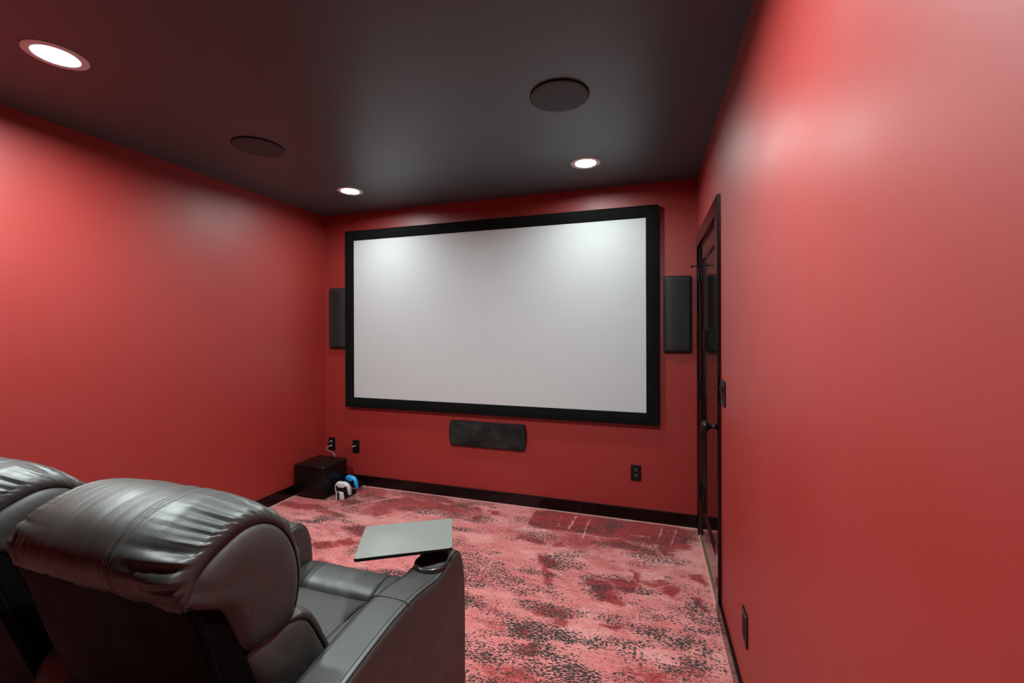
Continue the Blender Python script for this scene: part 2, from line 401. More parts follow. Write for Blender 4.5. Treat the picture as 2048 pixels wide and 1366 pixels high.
def paint_carpet():
    nx, ny = 320, 616
    xs = np.linspace(XL - 0.01, XR + 0.03, nx); ys = np.linspace(YR, YB, ny)
    X, Y = np.meshgrid(xs, ys)
    # ragged edges for every patch
    wx = (fbm(X * 9, Y * 14, 4, 3) - 0.5) * 0.16; wy = (fbm(X * 10, Y * 16, 4, 9) - 0.5) * 0.13
    def splat(L, soft=0.8):
        A = np.zeros_like(X)
        for (cx, cy, rx, ry, s) in L:
            d = np.sqrt(((X + wx - cx) / (rx * 1.15)) ** 2 + ((Y + wy - cy) / (ry * 1.25)) ** 2)
            A = np.maximum(A, s * np.clip((1.25 - d) / soft, 0, 1))
        return A
    n1 = fbm(X * 2.2, Y * 5.0, 5, 21); n2 = fbm(X * 4.0, Y * 11.0, 5, 33); n3 = fbm(X * 3.0 + 5, Y * 9.0, 5, 55)
    red = splat(RED) ; dark = splat(DARK, 1.2); pale = splat(PALE, 0.6)
    red = np.maximum(red, np.clip((n1 - 0.56) * 5, 0, 1) * 0.55)
    far = np.clip((Y - 2.5) / 0.5, 0, 1) * np.clip((-1.0 - X) / 0.4, 0, 1)      # the rosier far corner
    red = np.maximum(red, far * np.clip((n1 - 0.36) * 3.4, 0, 0.62))
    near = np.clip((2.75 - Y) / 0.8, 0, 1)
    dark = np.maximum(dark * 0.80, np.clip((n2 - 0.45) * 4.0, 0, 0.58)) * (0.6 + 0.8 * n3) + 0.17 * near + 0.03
    pale = np.maximum(pale, np.clip((n3 - 0.60) * 5, 0, 1) * 0.6)
    # the worn darker field along the far wall, cut off straight on its left side, with rubbed pale scratches
    fld = (X > -0.835 + 0.0) & (X < 0.23) & (Y > 2.93 + 0.10 * (fbm(X * 6, Y * 3, 3, 77) - 0.5)) & (Y < 3.19)
    red = np.where(fld, np.maximum(red, 0.72 + 0.5 * (n2 - 0.4)), red)
    pale = np.where(fld, pale * 0.5, pale)
    for (ax, ay, bx_, by_, wdt) in ((-0.52, 3.17, -0.54, 2.95, 0.010), (-0.42, 3.16, -0.43, 2.86, 0.006), (-0.62, 3.16, -0.62, 2.95, 0.004),
                                    (0.08, 3.17, 0.06, 3.02, 0.007), (0.17, 3.16, 0.13, 2.92, 0.006), (-2.28, 2.80, -1.98, 3.12, 0.014),
                                    (-2.05, 2.55, -1.85, 2.80, 0.010), (-2.26, 2.72, -2.0, 2.66, 0.008), (0.0, 3.0, -0.12, 2.99, 0.007)):
        dx, dy = bx_ - ax, by_ - ay; L = dx * dx + dy * dy
        tt = np.clip(((X - ax) * dx + (Y - ay) * dy) / L, 0, 1)
        d = np.hypot(X - ax - tt * dx + wx * 0.1, Y - ay - tt * dy)
        k = np.clip(1.6 - d / wdt, 0, 1) * (0.35 + 0.75 * fbm(X * 30, Y * 30, 3, 91)) * (0.7 if ax < -1 else 1.0)
        pale = np.maximum(pale, k); red = red * (1 - k * 0.9); dark = dark * (1 - k * 0.7)
    # bound edge: pale line next to the baseboards
    e = np.minimum(YB - 0.016 - Y, np.minimum(X - XL - 0.014, XR - X - 0.0))
    k = np.clip(1.5 - np.abs(e) / 0.012, 0, 1)
    pale = np.maximum(pale, k); dark *= 1 - k; red *= 1 - k
    Z = np.zeros_like(X)
    idx = np.arange(nx * ny).reshape(ny, nx)
    F = np.stack([idx[:-1, :-1], idx[:-1, 1:], idx[1:, 1:], idx[1:, :-1]], -1).reshape(-1, 4)
    me = bpy.data.meshes.new('floor')
    me.vertices.add(nx * ny); me.vertices.foreach_set('co', np.stack([X, Y, Z], -1).reshape(-1))
    me.loops.add(F.size); me.loops.foreach_set('vertex_index', F.reshape(-1))
    me.polygons.add(len(F)); me.polygons.foreach_set('loop_start', np.arange(0, F.size, 4)); me.polygons.foreach_set('loop_total', np.full(len(F), 4))
    me.update()
    at = me.color_attributes.new('pattern', 'FLOAT_COLOR', 'POINT')
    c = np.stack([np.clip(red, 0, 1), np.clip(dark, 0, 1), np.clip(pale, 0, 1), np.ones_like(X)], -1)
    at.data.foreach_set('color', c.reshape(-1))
    me.validate()
    return me

def carpet_mat():
    m, nt, b = new_mat('distressed_pink_carpet', (0.6, 0.2, 0.2), 0.95, 0.04)
    L = nt.links.new
    b.inputs['Sheen Weight'].default_value = 0.08; b.inputs['Sheen Roughness'].default_value = 0.6
    at = N(nt, 'ShaderNodeAttribute', attribute_name='pattern')
    sp = N(nt, 'ShaderNodeSeparateColor'); L(at.outputs['Color'], sp.inputs[0])
    tc = N(nt, 'ShaderNodeTexCoord')
    def noise(scale, sc3, detail=3, rough=0.6, dist=0.0):
        mp = N(nt, 'ShaderNodeMapping'); mp.inputs['Scale'].default_value = sc3
        mp.inputs['Rotation'].default_value = (0, 0, 0.04)
        t = N(nt, 'ShaderNodeTexNoise'); t.inputs['Scale'].default_value = scale; t.inputs['Detail'].default_value = detail
        t.inputs['Roughness'].default_value = rough; t.inputs['Distortion'].default_value = dist
        L(tc.outputs['Object'], mp.inputs[0]); L(mp.outputs[0], t.inputs['Vector']); return t.outputs['Fac']
    def math_(op, a, c=None, d=None, clamp=False):
        n = N(nt, 'ShaderNodeMath', operation=op, use_clamp=clamp)
        for i, v in enumerate((a, c, d)):
            if v is None: continue
            if isinstance(v, (int, float)): n.inputs[i].default_value = v
            else: L(v, n.inputs[i])
        return n.outputs[0]
    def mix(f, a, c):
        n = N(nt, 'ShaderNodeMix', data_type='RGBA')
        if isinstance(f, (int, float)): n.inputs[0].default_value = f
        else: L(f, n.inputs[0])
        for i, v in ((6, a), (7, c)):
            if isinstance(v, tuple): n.inputs[i].default_value = (*v, 1)
            else: L(v, n.inputs[i])
        return n.outputs[2]
    cloud = noise(7, (1, 1.6, 1), 6, 0.65, 0.4)
    fib = noise(150, (0.8, 1.5, 1), 3, 0.7)
    streak = noise(26, (0.5, 3.2, 1), 5, 0.7)
    base = mix(math_('MULTIPLY_ADD', cloud, 3.0, -1.0, clamp=True), CP_PINK, CP_LIGHT)
    base = mix(math_('MULTIPLY_ADD', math_('ADD', math_('MULTIPLY', streak, 0.6), math_('MULTIPLY', fib, 0.4)), 5.5, -2.7, clamp=True), base, CP_ROSE)
    base = mix(math_('MULTIPLY', sp.outputs[2], 0.8), base, CP_PALE)
    rr = math_('ADD', math_('MULTIPLY', sp.outputs[0], 1.7), math_('MULTIPLY_ADD', fib, 2.2, -1.2))
    rr = math_('ADD', rr, math_('MULTIPLY_ADD', noise(34, (0.7, 1.6, 1), 5, 0.7), 1.8, -0.95))
    rr = math_('ADD', rr, math_('MULTIPLY_ADD', streak, 0.8, -0.45))
    fib2 = noise(95, (0.6, 1.7, 1), 4, 0.75)
    redc = mix(math_('MULTIPLY_ADD', math_('ADD', fib2, math_('MULTIPLY', streak, 0.8)), 3.4, -2.55, clamp=True), CP_RED, CP_BRICK)
    base = mix(math_('MULTIPLY_ADD', rr, 1.3, -0.12, clamp=True), base, redc)
    # charcoal flecks, drawn out along the room's width
    fleck = noise(108, (0.6, 1.25, 1), 3, 0.55, 0.35)
    band = noise(13, (0.55, 2.4, 1), 3, 0.6)
    dens = math_('ADD', math_('MULTIPLY', sp.outputs[1], 0.26), math_('MULTIPLY_ADD', band, 0.20, -0.105))
    f = math_('SUBTRACT', math_('ADD', fleck, dens), 0.645)
    f = math_('MULTIPLY', f, 24.0, clamp=True)
    base = mix(f, base, CP_DARK)
    # pile: fine light and dark tips
    tip = noise(420, (1, 1, 1), 2, 0.6)
    hs = N(nt, 'ShaderNodeHueSaturation'); L(base, hs.inputs['Color'])
    L(math_('MULTIPLY_ADD', tip, 1.5, 0.25), hs.inputs['Value'])
    L(hs.outputs[0], b.inputs['Base Color'])
    b1 = N(nt, 'ShaderNodeBump'); b1.inputs['Strength'].default_value = 0.7; b1.inputs['Distance'].default_value = 0.003
    L(math_('ADD', fib, tip), b1.inputs['Height']); L(b1.outputs[0], b.inputs['Normal'])
    return m
CP_PINK = (0.61, 0.158, 0.158); CP_LIGHT = (0.74, 0.280, 0.262); CP_ROSE = (0.45, 0.068, 0.070)
CP_PALE = (0.78, 0.37, 0.34); CP_RED = (0.21, 0.012, 0.014); CP_BRICK = (0.41, 0.048, 0.050); CP_DARK = (0.036, 0.031, 0.028)
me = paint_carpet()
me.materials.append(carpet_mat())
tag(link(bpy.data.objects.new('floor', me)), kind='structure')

# ------------------------------------------------------------------ baseboards, casing, door
def board(name, x0, x1, y0, y1, h=0.089):
    return tag(MB().box(x0, x1, y0, y1, 0, h, 0.003, 2).build(name, M['trim']), kind='structure')
board('baseboard_back', XL, XR, YB - 0.014, YB)
board('baseboard_left', XL, XL + 0.014, YR, YB - 0.014)
board('baseboard_right', XR - 0.014, XR, YR, 2.228)
board('baseboard_rear', XL + 0.014, XR - 0.014, YR, YR + 0.014)

CX = XR - 0.016
mb = MB()
mb.box(CX, XR, 2.230, 2.312, 0, 1.9455, 0.0015, 2)
mb.box(CX, XR, 3.128, 3.208, 0, 1.9455, 0.0015, 2)
mb.box(CX, XR, 2.230, 3.208, 1.9450, 2.030, 0.0015, 2)
# jambs behind the casing
mb.box(XR, XR + T, 2.298, 2.308, 0, 1.955); mb.box(XR, XR + T, 3.132, 3.142, 0, 1.955); mb.box(XR, XR + T, 2.298, 3.142, 1.947, 1.957)
tag(mb.build('trim_1', M['door']), kind='structure')
tag(MB().box(XR - 0.006, XR + 0.03, 2.312, 3.128, 0.0, 0.006, 0.002, 2).build('trim_2', M['brass']), kind='structure')

# leaf: two recessed flat panels
LX = XR + 0.002
def door_leaf():
    mb = MB()
    y0, y1, z0, z1 = 2.314, 3.126, 0.010, 1.942
    p0, p1 = 2.452, 2.992
    panels = ((0.200, 1.262), (1.378, 1.832))
    zs = [z0, panels[0][0], panels[0][1], panels[1][0], panels[1][1], z1]
    mb.box(LX, LX + 0.036, y0, p0, z0, z1, 0.0015, 1)
    mb.box(LX, LX + 0.036, p1, y1, z0, z1, 0.0015, 1)
    for a, c in ((zs[0], zs[1]), (zs[2], zs[3]), (zs[4], zs[5])): mb.box(LX + 0.0004, LX + 0.036, p0 - 0.001, p1 + 0.001, a, c, 0.0015, 1)
    for a, c in panels:
        mb.box(LX + 0.012, LX + 0.026, p0 - 0.002, p1 + 0.002, a - 0.002, c + 0.002)
        # sloped sticking around the panel
        e = 0.012
        V = [(LX + 0.0006, p0, a), (LX + 0.0006, p1, a), (LX + 0.0006, p1, c), (LX + 0.0006, p0, c),
             (LX + 0.0118, p0 + e, a + e), (LX + 0.0118, p1 - e, a + e), (LX + 0.0118, p1 - e, c - e), (LX + 0.0118, p0 + e, c - e)]
        mb.add(V, [(0, 1, 5, 4), (1, 2, 6, 5), (2, 3, 7, 6), (3, 0, 4, 7)])
    o = mb.build('door_1', M['door'])
    return tag(o, kind='structure')
leaf = door_leaf()
kb = MB()
kc = (LX, 2.383, 0.892)
kb.lathe([(0.031, -0.001), (0.031, -0.005), (0.027, -0.008), (0.012, -0.011), (0.0105, -0.030), (0.016, -0.036), (0.026, -0.044), (0.030, -0.054), (0.028, -0.063), (0.018, -0.070), (0.004, -0.0715)], kc, 'x', 32)
tag(kb.build('door_knob', M['metal'], leaf, True), label='dark rounded metal knob')
for hz in (1.76, 0.985, 0.30):
    hb = MB()
    hb.lathe([(0.0065, -0.045), (0.0065, 0.045)], (LX - 0.0065, 3.1285, hz), 'z', 14)
    for s_ in (-1, 1): hb.lathe([(0.004, 0.045 * s_), (0.0078, 0.047 * s_), (0.0078, 0.050 * s_), (0.003, 0.054 * s_)], (LX - 0.0065, 3.1285, hz), 'z', 14)
    hb.box(LX - 0.0012, LX + 0.0, 3.092, 3.124, hz - 0.045, hz + 0.045)
    auto_smooth(hb.build('hinge', M['metal'], leaf))
sb = MB()
hz = 1.812
sb.lathe([(0.0095, -0.004), (0.0095, 0.004)], (LX - 0.0065, 3.1285, hz), 'z', 14)
sb.tube([(LX - 0.0065, 3.1285, hz), (LX - 0.030, 3.118, hz - 0.001), (LX - 0.052, 3.112, hz - 0.002)], 0.0035, 8)
sb.lathe([(0.007, -0.006), (0.009, 0.0), (0.008, 0.004)], (LX - 0.052, 3.112, hz - 0.002), 'x', 12)
sb.tube([(LX - 0.0065, 3.1285, hz), (LX - 0.018, 3.095, hz)], 0.0035, 8)
sb.lathe([(0.008, -0.005), (0.008, 0.005)], (LX - 0.019, 3.092, hz), 'y', 12)
auto_smooth(sb.build('hinge_pin_stop', M['metal'], leaf))

# ================================================================== THINGS ON THE WALLS
def chamfer_frame(mb, x0, x1, z0, z1, w_, yb, yo, yi, yf):
    """picture frame: back plane yb, outer edge depth yo, highest ridge, inner lip yi"""
    o = [(x0, z0), (x1, z0), (x1, z1), (x0, z1)]
    def ring(ins, y): return [(x0 + ins, y, z0 + ins), (x1 - ins, y, z0 + ins), (x1 - ins, y, z1 - ins), (x0 + ins, y, z1 - ins)]
    R = [ring(0, yb), ring(0, yo), ring(0.003, yo - 0.003), ring(w_ * 0.45, yf), ring(w_ - 0.012, yi - 0.004), ring(w_, yi), ring(w_, yb)]
    V = [p for r_ in R for p in r_]; F = []
    for i in range(len(R) - 1):
        for k in range(4):
            F.append((i * 4 + k, i * 4 + (k + 1) % 4, (i + 1) * 4 + (k + 1) % 4, (i + 1) * 4 + k))
    i = len(R) - 1
    for k in range(4): F.append((i * 4 + k, i * 4 + (k + 1) % 4, (k + 1) % 4, k))
    mb.add(V, F)

SX0, SX1, SZ0, SZ1 = -2.597, 0.064, 0.703, 2.272
scr = empty('projection_screen', (-1.266, YB, SZ0), 'large white projection screen in a wide black frame on the far wall', 'projection screen')
def rel(o, e):          # geometry was written in room coordinates
    o.matrix_parent_inverse = Matrix.Identity(4)
    off = Vector(e.location)
    for v in o.data.vertices: v.co -= off
    return o
mb = MB(); chamfer_frame(mb, SX0, SX1, SZ0, SZ1, 0.087, YB - 0.001, YB - 0.046, YB - 0.040, YB - 0.050)
rel(mb.build('frame', M['velvet'], scr), scr)
rel(MB().box(SX0 + 0.08, SX1 - 0.08, YB - 0.038, YB - 0.034, SZ0 + 0.08, SZ1 - 0.08).build('screen_fabric', M['screen'], scr), scr)

def wall_speaker(xc, z0, z1, label):
    e = empty('wall_speaker', (xc, YB, z0), label, 'speaker', 'surround speakers beside the screen')
    wd = 0.187; d = 0.040
    # back frame then a bowed grille
    prof = round_poly([(xc - wd / 2, z0), (xc + wd / 2, z0), (xc + wd / 2, z1), (xc - wd / 2, z1)], 0.012, 5)
    V, F = slab([(p[0], p[1]) for p in prof], YB - 0.020, YB - 0.0005, 0.002, 'y', 3)
    rel(MB().add(V, F).build('cabinet', M['matte'], e), e)
    nx, nz = 28, 60; V = []; F = []
    for j in range(nz + 1):
        for i in range(nx + 1):
            u = -1 + 2 * i / nx; v = -1 + 2 * j / nz
            dep = (1 - abs(u) ** 2.6 * 0.55) * min(1.0, (1 - abs(v)) * 9 + 0.35) ** 0.5
            sx = wd / 2 - 0.004; 
            V.append((xc + u * sx, YB - 0.019 - (d - 0.019) * dep * (1 if abs(u) < 1 and abs(v) < 1 else 0.0), (z0 + z1) / 2 + v * ((z1 - z0) / 2 - 0.004)))
    for j in range(nz):
        for i in range(nx):
            a = j * (nx + 1) + i; F.append((a, a + 1, a + nx + 2, a + nx + 1))
    rel(MB().add(V, F).build('grille', M['grille'], e, True), e)
    return e
wall_speaker(0.188, 1.221, 1.764, 'tall black perforated speaker on the far wall between the screen and the door')
wall_speaker(-2.700, 1.221, 1.770, 'tall black perforated speaker on the far wall between the screen and the left corner')

# centre speaker: long and low with bowed ends
e = empty('center_speaker', (-1.255, YB, 0.433), 'long low black cloth-covered speaker on the far wall below the screen', 'speaker')
x0, x1, z0, z1 = -1.588, -0.922, 0.433, 0.640
pts = []
for t_ in np.linspace(-1, 1, 15): pts.append((x1 - 0.016 * t_ * t_, (z0 + z1) / 2 + t_ * (z1 - z0) / 2))
for t_ in np.linspace(1, -1, 15): pts.append((x0 + 0.016 * t_ * t_, (z0 + z1) / 2 + t_ * (z1 - z0) / 2))
prof = round_poly(pts, 0.0, 1)
prof = round_poly(pts, [0.012 if i in (0, 14, 15, 29) else 0.0005 for i in range(30)], 5)
V, F = slab(prof, YB - 0.022, YB - 0.0005, 0.003, 'y', 4)
rel(auto_smooth(MB().add(V, F).build('cabinet', M['plastic'], e)), e)
P = prof - normals2(prof) * 0.006
V, F = slab(P, YB - 0.030, YB - 0.020, 0.005, 'y', 4)
rel(auto_smooth(MB().add(V, F).build('grille', M['cloth'], e)), e)

# ------------------------------------------------------------------ wall plates
def receptacle(mb, sgn, cz, c, face):
    """two blade slots and a round ground hole as small inset dark marks; c is the centre along the wall"""

def plate_back(name, label, xc, zc_, kind, group=None, wd=0.072, ht=0.117):
    cat = 'outlet'
    e = empty(name, (xc, YB, zc_ - ht / 2), label, cat, group)
    prof = round_poly([(xc - wd / 2, zc_ - ht / 2), (xc + wd / 2, zc_ - ht / 2), (xc + wd / 2, zc_ + ht / 2), (xc - wd / 2, zc_ + ht / 2)], 0.004, 3)
    V, F = slab(prof, YB - 0.0065, YB - 0.0004, 0.0025, 'y', 4)
    rel(auto_smooth(MB().add(V, F).build('cover_plate', M['plastic'], e)), e)
    if kind == 'duplex':
        for dz in (-0.0195, 0.0195):
            pn = MB().box(xc - 0.0168, xc + 0.0168, YB - 0.0085, YB - 0.005, zc_ + dz - 0.0140, zc_ + dz + 0.0140, 0.002, 2)
            for dx in (-0.0063, 0.0063): pn.box(xc + dx - 0.0011, xc + dx + 0.0011, YB - 0.0089, YB - 0.0083, zc_ + dz + 0.001, zc_ + dz + 0.009, mi=1)
            pn.lathe([(0.0026, -0.0004), (0.0026, 0.0)], (xc, YB - 0.0085, zc_ + dz - 0.0055), 'y', 10, mi=1)
            rel(pn.build('socket', M['matte'], e, mats=[M['matte'], M['pin']]), e)
    else:
        rel(MB().lathe([(0.0075, -0.003), (0.0075, 0.001)], (xc, YB - 0.0065, zc_ + 0.005), 'y', 20).build('jack', M['matte'], e), e)
    for dz in (-0.048, 0.048):
        rel(MB().lathe([(0.0028, -0.0008), (0.0028, 0.0)], (xc, YB - 0.0065, zc_ + dz), 'y', 10).build('screw', M['metal'], e), e)
    return e
plate_back('wall_outlet', 'black duplex outlet low on the far wall near the door', -0.097, 0.344, 'duplex')
plate_back('wall_outlet', 'black outlet plate behind the subwoofer nearest the left corner with pale plugs', -2.783, 0.345, 'duplex')
plate_back('cable_outlet', 'black plate with one pale connector on the far wall right of the subwoofer', -2.520, 0.341, 'jack')

def plate_side(name, label, xw, s, yc, zc_, gangs, cat):
    """on a side wall at x = xw, facing s"""
    wd = 0.072 if gangs == 1 else 0.117; ht = 0.117
    e = empty(name, (xw, yc, zc_ - ht / 2), label, cat)
    prof = round_poly([(yc - wd / 2, zc_ - ht / 2), (yc + wd / 2, zc_ - ht / 2), (yc + wd / 2, zc_ + ht / 2), (yc - wd / 2, zc_ + ht / 2)], 0.004, 3)
    xa, xb = sorted((xw + s * 0.0004, xw + s * 0.0065))
    V, F = slab(prof, xa, xb, 0.0025, 'x', 4)
    rel(auto_smooth(MB().add(V, F).build('cover_plate', M['plastic'], e)), e)
    for g in range(gangs):
        yy = yc + (g - (gangs - 1) / 2) * 0.046
        xa, xb = sorted((xw + s * 0.005, xw + s * 0.0085))
        rel(MB().box(xa, xb, yy - 0.0168, yy + 0.0168, zc_ - 0.033, zc_ + 0.033, 0.001, 2).build('rocker_switch' if cat == 'light switch' else 'socket_insert', M['matte'], e), e)
        if cat == 'light switch':
            V = []
            for (dz, dx) in ((-0.030, 0.0085), (0.0, 0.0105), (0.030, 0.0135)):
                V += [(xw + s * dx, yy - 0.014, zc_ + dz), (xw + s * dx, yy + 0.014, zc_ + dz)]
            o_ = len(V)
            V += [(xw + s * 0.007, yy - 0.014, zc_ - 0.030), (xw + s * 0.007, yy + 0.014, zc_ - 0.030), (xw + s * 0.007, yy - 0.014, zc_ + 0.030), (xw + s * 0.007, yy + 0.014, zc_ + 0.030)]
            rel(MB().add(V, [(0, 1, 3, 2), (2, 3, 5, 4), (4, 5, 9, 8), (0, 6, 7, 1), (0, 2, 4, 8, 6), (1, 7, 9, 5, 3)]).build('paddle', M['gloss'], e), e)
        else:
            for dz in (-0.0185, 0.0185):
                pn = MB()
                for dy in (-0.0063, 0.0063):
                    xa, xb = sorted((xw + s * 0.0083, xw + s * 0.0089)); pn.box(xa, xb, yy + dy - 0.0011, yy + dy + 0.0011, zc_ + dz + 0.001, zc_ + dz + 0.009)
                rel(pn.build('plug_slot', M['seam'], e), e)
    return e
plate_side('light_switch', 'black two-rocker light switch on the right wall beside the door casing', XR, -1, 2.155, 1.096, 2, 'light switch')
plate_side('wall_outlet', 'black outlet low on the right wall, nearest the camera', XR, -1, 1.695, 0.332, 1, 'outlet')
plate_side('wall_outlet', 'black outlet low on the left wall, its top just above the near recliner headrest', XL, 1, 1.899, 0.346, 1, 'outlet')

# ================================================================== CEILING
def downlight(x, y, label):
    e = empty('recessed_light', (x, y, ZC), label, 'ceiling light', 'round recessed ceiling lights')
    mb = MB().lathe([(0.093, -0.0002), (0.0925, -0.003), (0.088, -0.0055), (0.068, -0.0045), (0.0645, -0.0035), (0.0645, -0.0002)], (0, 0, 0), 'z', 56, caps=False)
    auto_smooth(mb.build('trim_ring', M['lamp_trim'], e))
    mb = MB().lathe([(0.0645, -0.0035), (0.0642, 0.002), (0.0632, 0.0065)], (0, 0, 0), 'z', 56, caps=False)
    auto_smooth(mb.build('baffle', M['lamp_trim'], e))
    mb = MB().lathe([(0.0632, 0.0060), (0.0632, 0.0070)], (0, 0, 0), 'z', 56)
    mb.build('lens', M['lens_near' if y < 2 else 'lens_far'], e)
    return e
downlight(-2.153, 1.022, 'large-looking lit round ceiling light at the upper left, nearest the camera')
downlight(-2.151, 2.704, 'lit round ceiling light near the far wall above the left end of the screen')
downlight(-0.381, 2.716, 'lit round ceiling light near the far wall above the right half of the screen')
downlight(-0.381, 1.022, 'lit round ceiling light overhead, just above the top edge of the photo')

def ceiling_speaker(x, y, label):
    e = empty('ceiling_speaker', (x, y, ZC), label, 'ceiling speaker', 'round in-ceiling speakers')
    mb = MB().lathe([(0.125, -0.0002), (0.125, -0.0045), (0.131, -0.0045)], (0, 0, 0), 'z', 72, caps=False)
    mb = MB().lathe([(0.1325, -0.0003), (0.1325, -0.0055), (0.1315, -0.0065), (0.1295, -0.0065), (0.1290, -0.0035)], (0, 0, 0), 'z', 72, caps=False)
    auto_smooth(mb.build('rim', M['seam'], e))
    pr = [(0.1285, -0.0035), (0.1285, -0.0070), (0.1270, -0.0078)] + [(r_, -0.0080) for r_ in (0.115, 0.08, 0.04, 0.004)]
    auto_smooth(MB().lathe(pr, (0, 0, 0), 'z', 72).build('grille', M['ceil_grille'], e))
    return e
ceiling_speaker(-0.383, 1.898, 'round dark ceiling speaker at the upper right, between the overhead light and the far light')
ceiling_speaker(-2.128, 1.888, 'round dark ceiling speaker on the left, midway between the two left ceiling lights')

# ================================================================== RECLINERS
# chair-local x is measured from the middle of the seat; y and z are room coordinates
YO = 0.98
HW = 0.244          # half width of the cushions at their side seams

def nz1(s, f, seed):
    return float(fbm(np.array([s * f + seed * 3.7]), np.array([seed * 1.3]), 3, seed)[0]) - 0.5

def cushion(name, seam, centre, parent, n=260, hw=HW, p=3.4, gather=0.010, reach=0.050, cheek=0.016, seams=(), lump=0.0, seed=1, gmask=None, ybase=YO):
    """stuffed leather cushion: two side seams (closed y,z curves), a puffed body between them and bulging side panels"""
    S = catmull(seam, n); C = catmull(centre, n)
    # match start and spacing between the two curves
    arc = np.arange(n) / n
    xs = list(np.linspace(-1, 1, 121))
    for k in range(1, 12): xs += [-1 + k * 0.006, 1 - k * 0.006]
    for s0 in seams: xs += list(s0 / hw + np.linspace(-0.03, 0.03, 13))
    xs = sorted(set(round(x, 5) for x in xs if -1 <= x <= 1))
    V = []; F = []
    g1 = np.array([nz1(a * 30, 1.0, seed) for a in arc]); g2 = np.array([nz1(a * 62, 1.0, seed + 5) for a in arc]); g3 = np.array([nz1(a * 12, 1.0, seed + 9) for a in arc])
    amp = 0.55 + 0.9 * np.clip(g3 + 0.5, 0, 1)
    if gmask is not None: amp = amp * gmask(arc)
    for x in xs:
        b = (1 - abs(x) ** p) ** (1 / p) if abs(x) < 1 else 0.0
        P = S * (1 - b) + C * b
        nn = normals2(P)
        d = (1 - abs(x)) * hw
        side = seed * 2 + (1 if x > 0 else 0)
        # gathers: folds running away from the seam
        fold = (-np.abs(np.sin(arc * 150 + 18 * g3 + 5 * g1 + side)) ** 0.8 + 0.6) * (0.6 + 1.6 * np.abs(g1))
        fold2 = g1 * 2.2
        w_ = math.exp(-d / reach) * min(1.0, d / 0.006)
        w2 = math.exp(-(d / (reach * 2.6)) ** 2) * min(1.0, d / 0.012)
        ga = gather * (1.0 if x > 0 else 0.35)
        dis = ga * amp * (fold * 0.5 * w_ + fold2 * 0.95 * w2)
        # soft rolls running over the middle
        if lump:
            yy = np.array([x * 9.0] * n) + 0.9 * g3
            roll = (fbm(yy * 0.8 + 2.2 * arc, arc * 3.0, 3, seed + 40) - 0.5)
            dis = dis + lump * roll * 2.0 * b
        for s0 in seams:
            q = abs(x * hw - s0)
            dis = dis - 0.0042 * math.exp(-(q / 0.0022) ** 2) - 0.0012 * math.exp(-((q - 0.0065) / 0.0012) ** 2) + 0.0016 * math.exp(-((q - 0.012) / 0.007) ** 2)
            dis = dis + 0.0008 * math.exp(-((q - 0.010) / 0.005) ** 2) * g2 * 2
        Q = P + nn * dis[:, None]
        xx = x * hw
        # puffed edge overhangs the seam a little
        over = 0.006 * math.exp(-((d - 0.014) / 0.014) ** 2) * (1 if x > 0 else -1)
        for k in range(n): V.append((xx + over, Q[k, 0] - ybase, Q[k, 1]))
    L = len(xs)
    for i in range(L - 1):
        for k in range(n): F.append((i * n + k, i * n + (k + 1) % n, (i + 1) * n + (k + 1) % n, (i + 1) * n + k))
    # side panels
    c = S.mean(0)
    for sgn, row in ((-1, 0), (1, L - 1)):
        base = row * n; prev = [base + k for k in range(n)]
        for (f_, bl) in ((0.985, -0.10), (0.95, 0.22), (0.88, 0.52), (0.76, 0.78), (0.58, 0.93), (0.36, 1.0), (0.14, 1.0)):
            st = len(V); Q = c + (S - c) * f_
            for k in range(n):
                wob = 0.0028 * (fbm(np.array([Q[k, 0] * 16]), np.array([Q[k, 1] * 22]), 3, seed + 60)[0] - 0.5) * 2
                V.append((sgn * (hw + cheek * bl + wob * (1 - f_) * 2), Q[k, 0] - ybase, Q[k, 1]))
            cur = [st + k for k in range(n)]
            for k in range(n): F.append((prev[k], prev[(k + 1) % n], cur[(k + 1) % n], cur[k]))
            prev = cur
        F.append(tuple(prev))
    return mesh_obj(name, V, F, M['leather'], parent, True)

def piping(mb, prof, x, r=0.0022, closed=True, yb=YO):
    mb.tube([(x, p[0] - yb, p[1]) for p in prof], r, 6, closed=closed)

def cushion_off(*a, **k):
    o = cushion(*a, **k)
    for v in o.data.vertices: v.co.x += 0.0225
    return o

def arm_profile():
    return [(0.600, 0.14), (0.598, 0.34), (0.602, 0.50), (0.618, 0.590), (0.660, 0.632), (0.745, 0.650), (0.87, 0.664), (0.95, 0.668), (1.03, 0.664), (1.10, 0.652),
            (1.15, 0.643), (1.19, 0.643), (1.225, 0.654), (1.255, 0.663), (1.285, 0.661), (1.313, 0.641), (1.333, 0.603), (1.345, 0.548), (1.350, 0.46), (1.350, 0.30), (1.350, 0.14)]

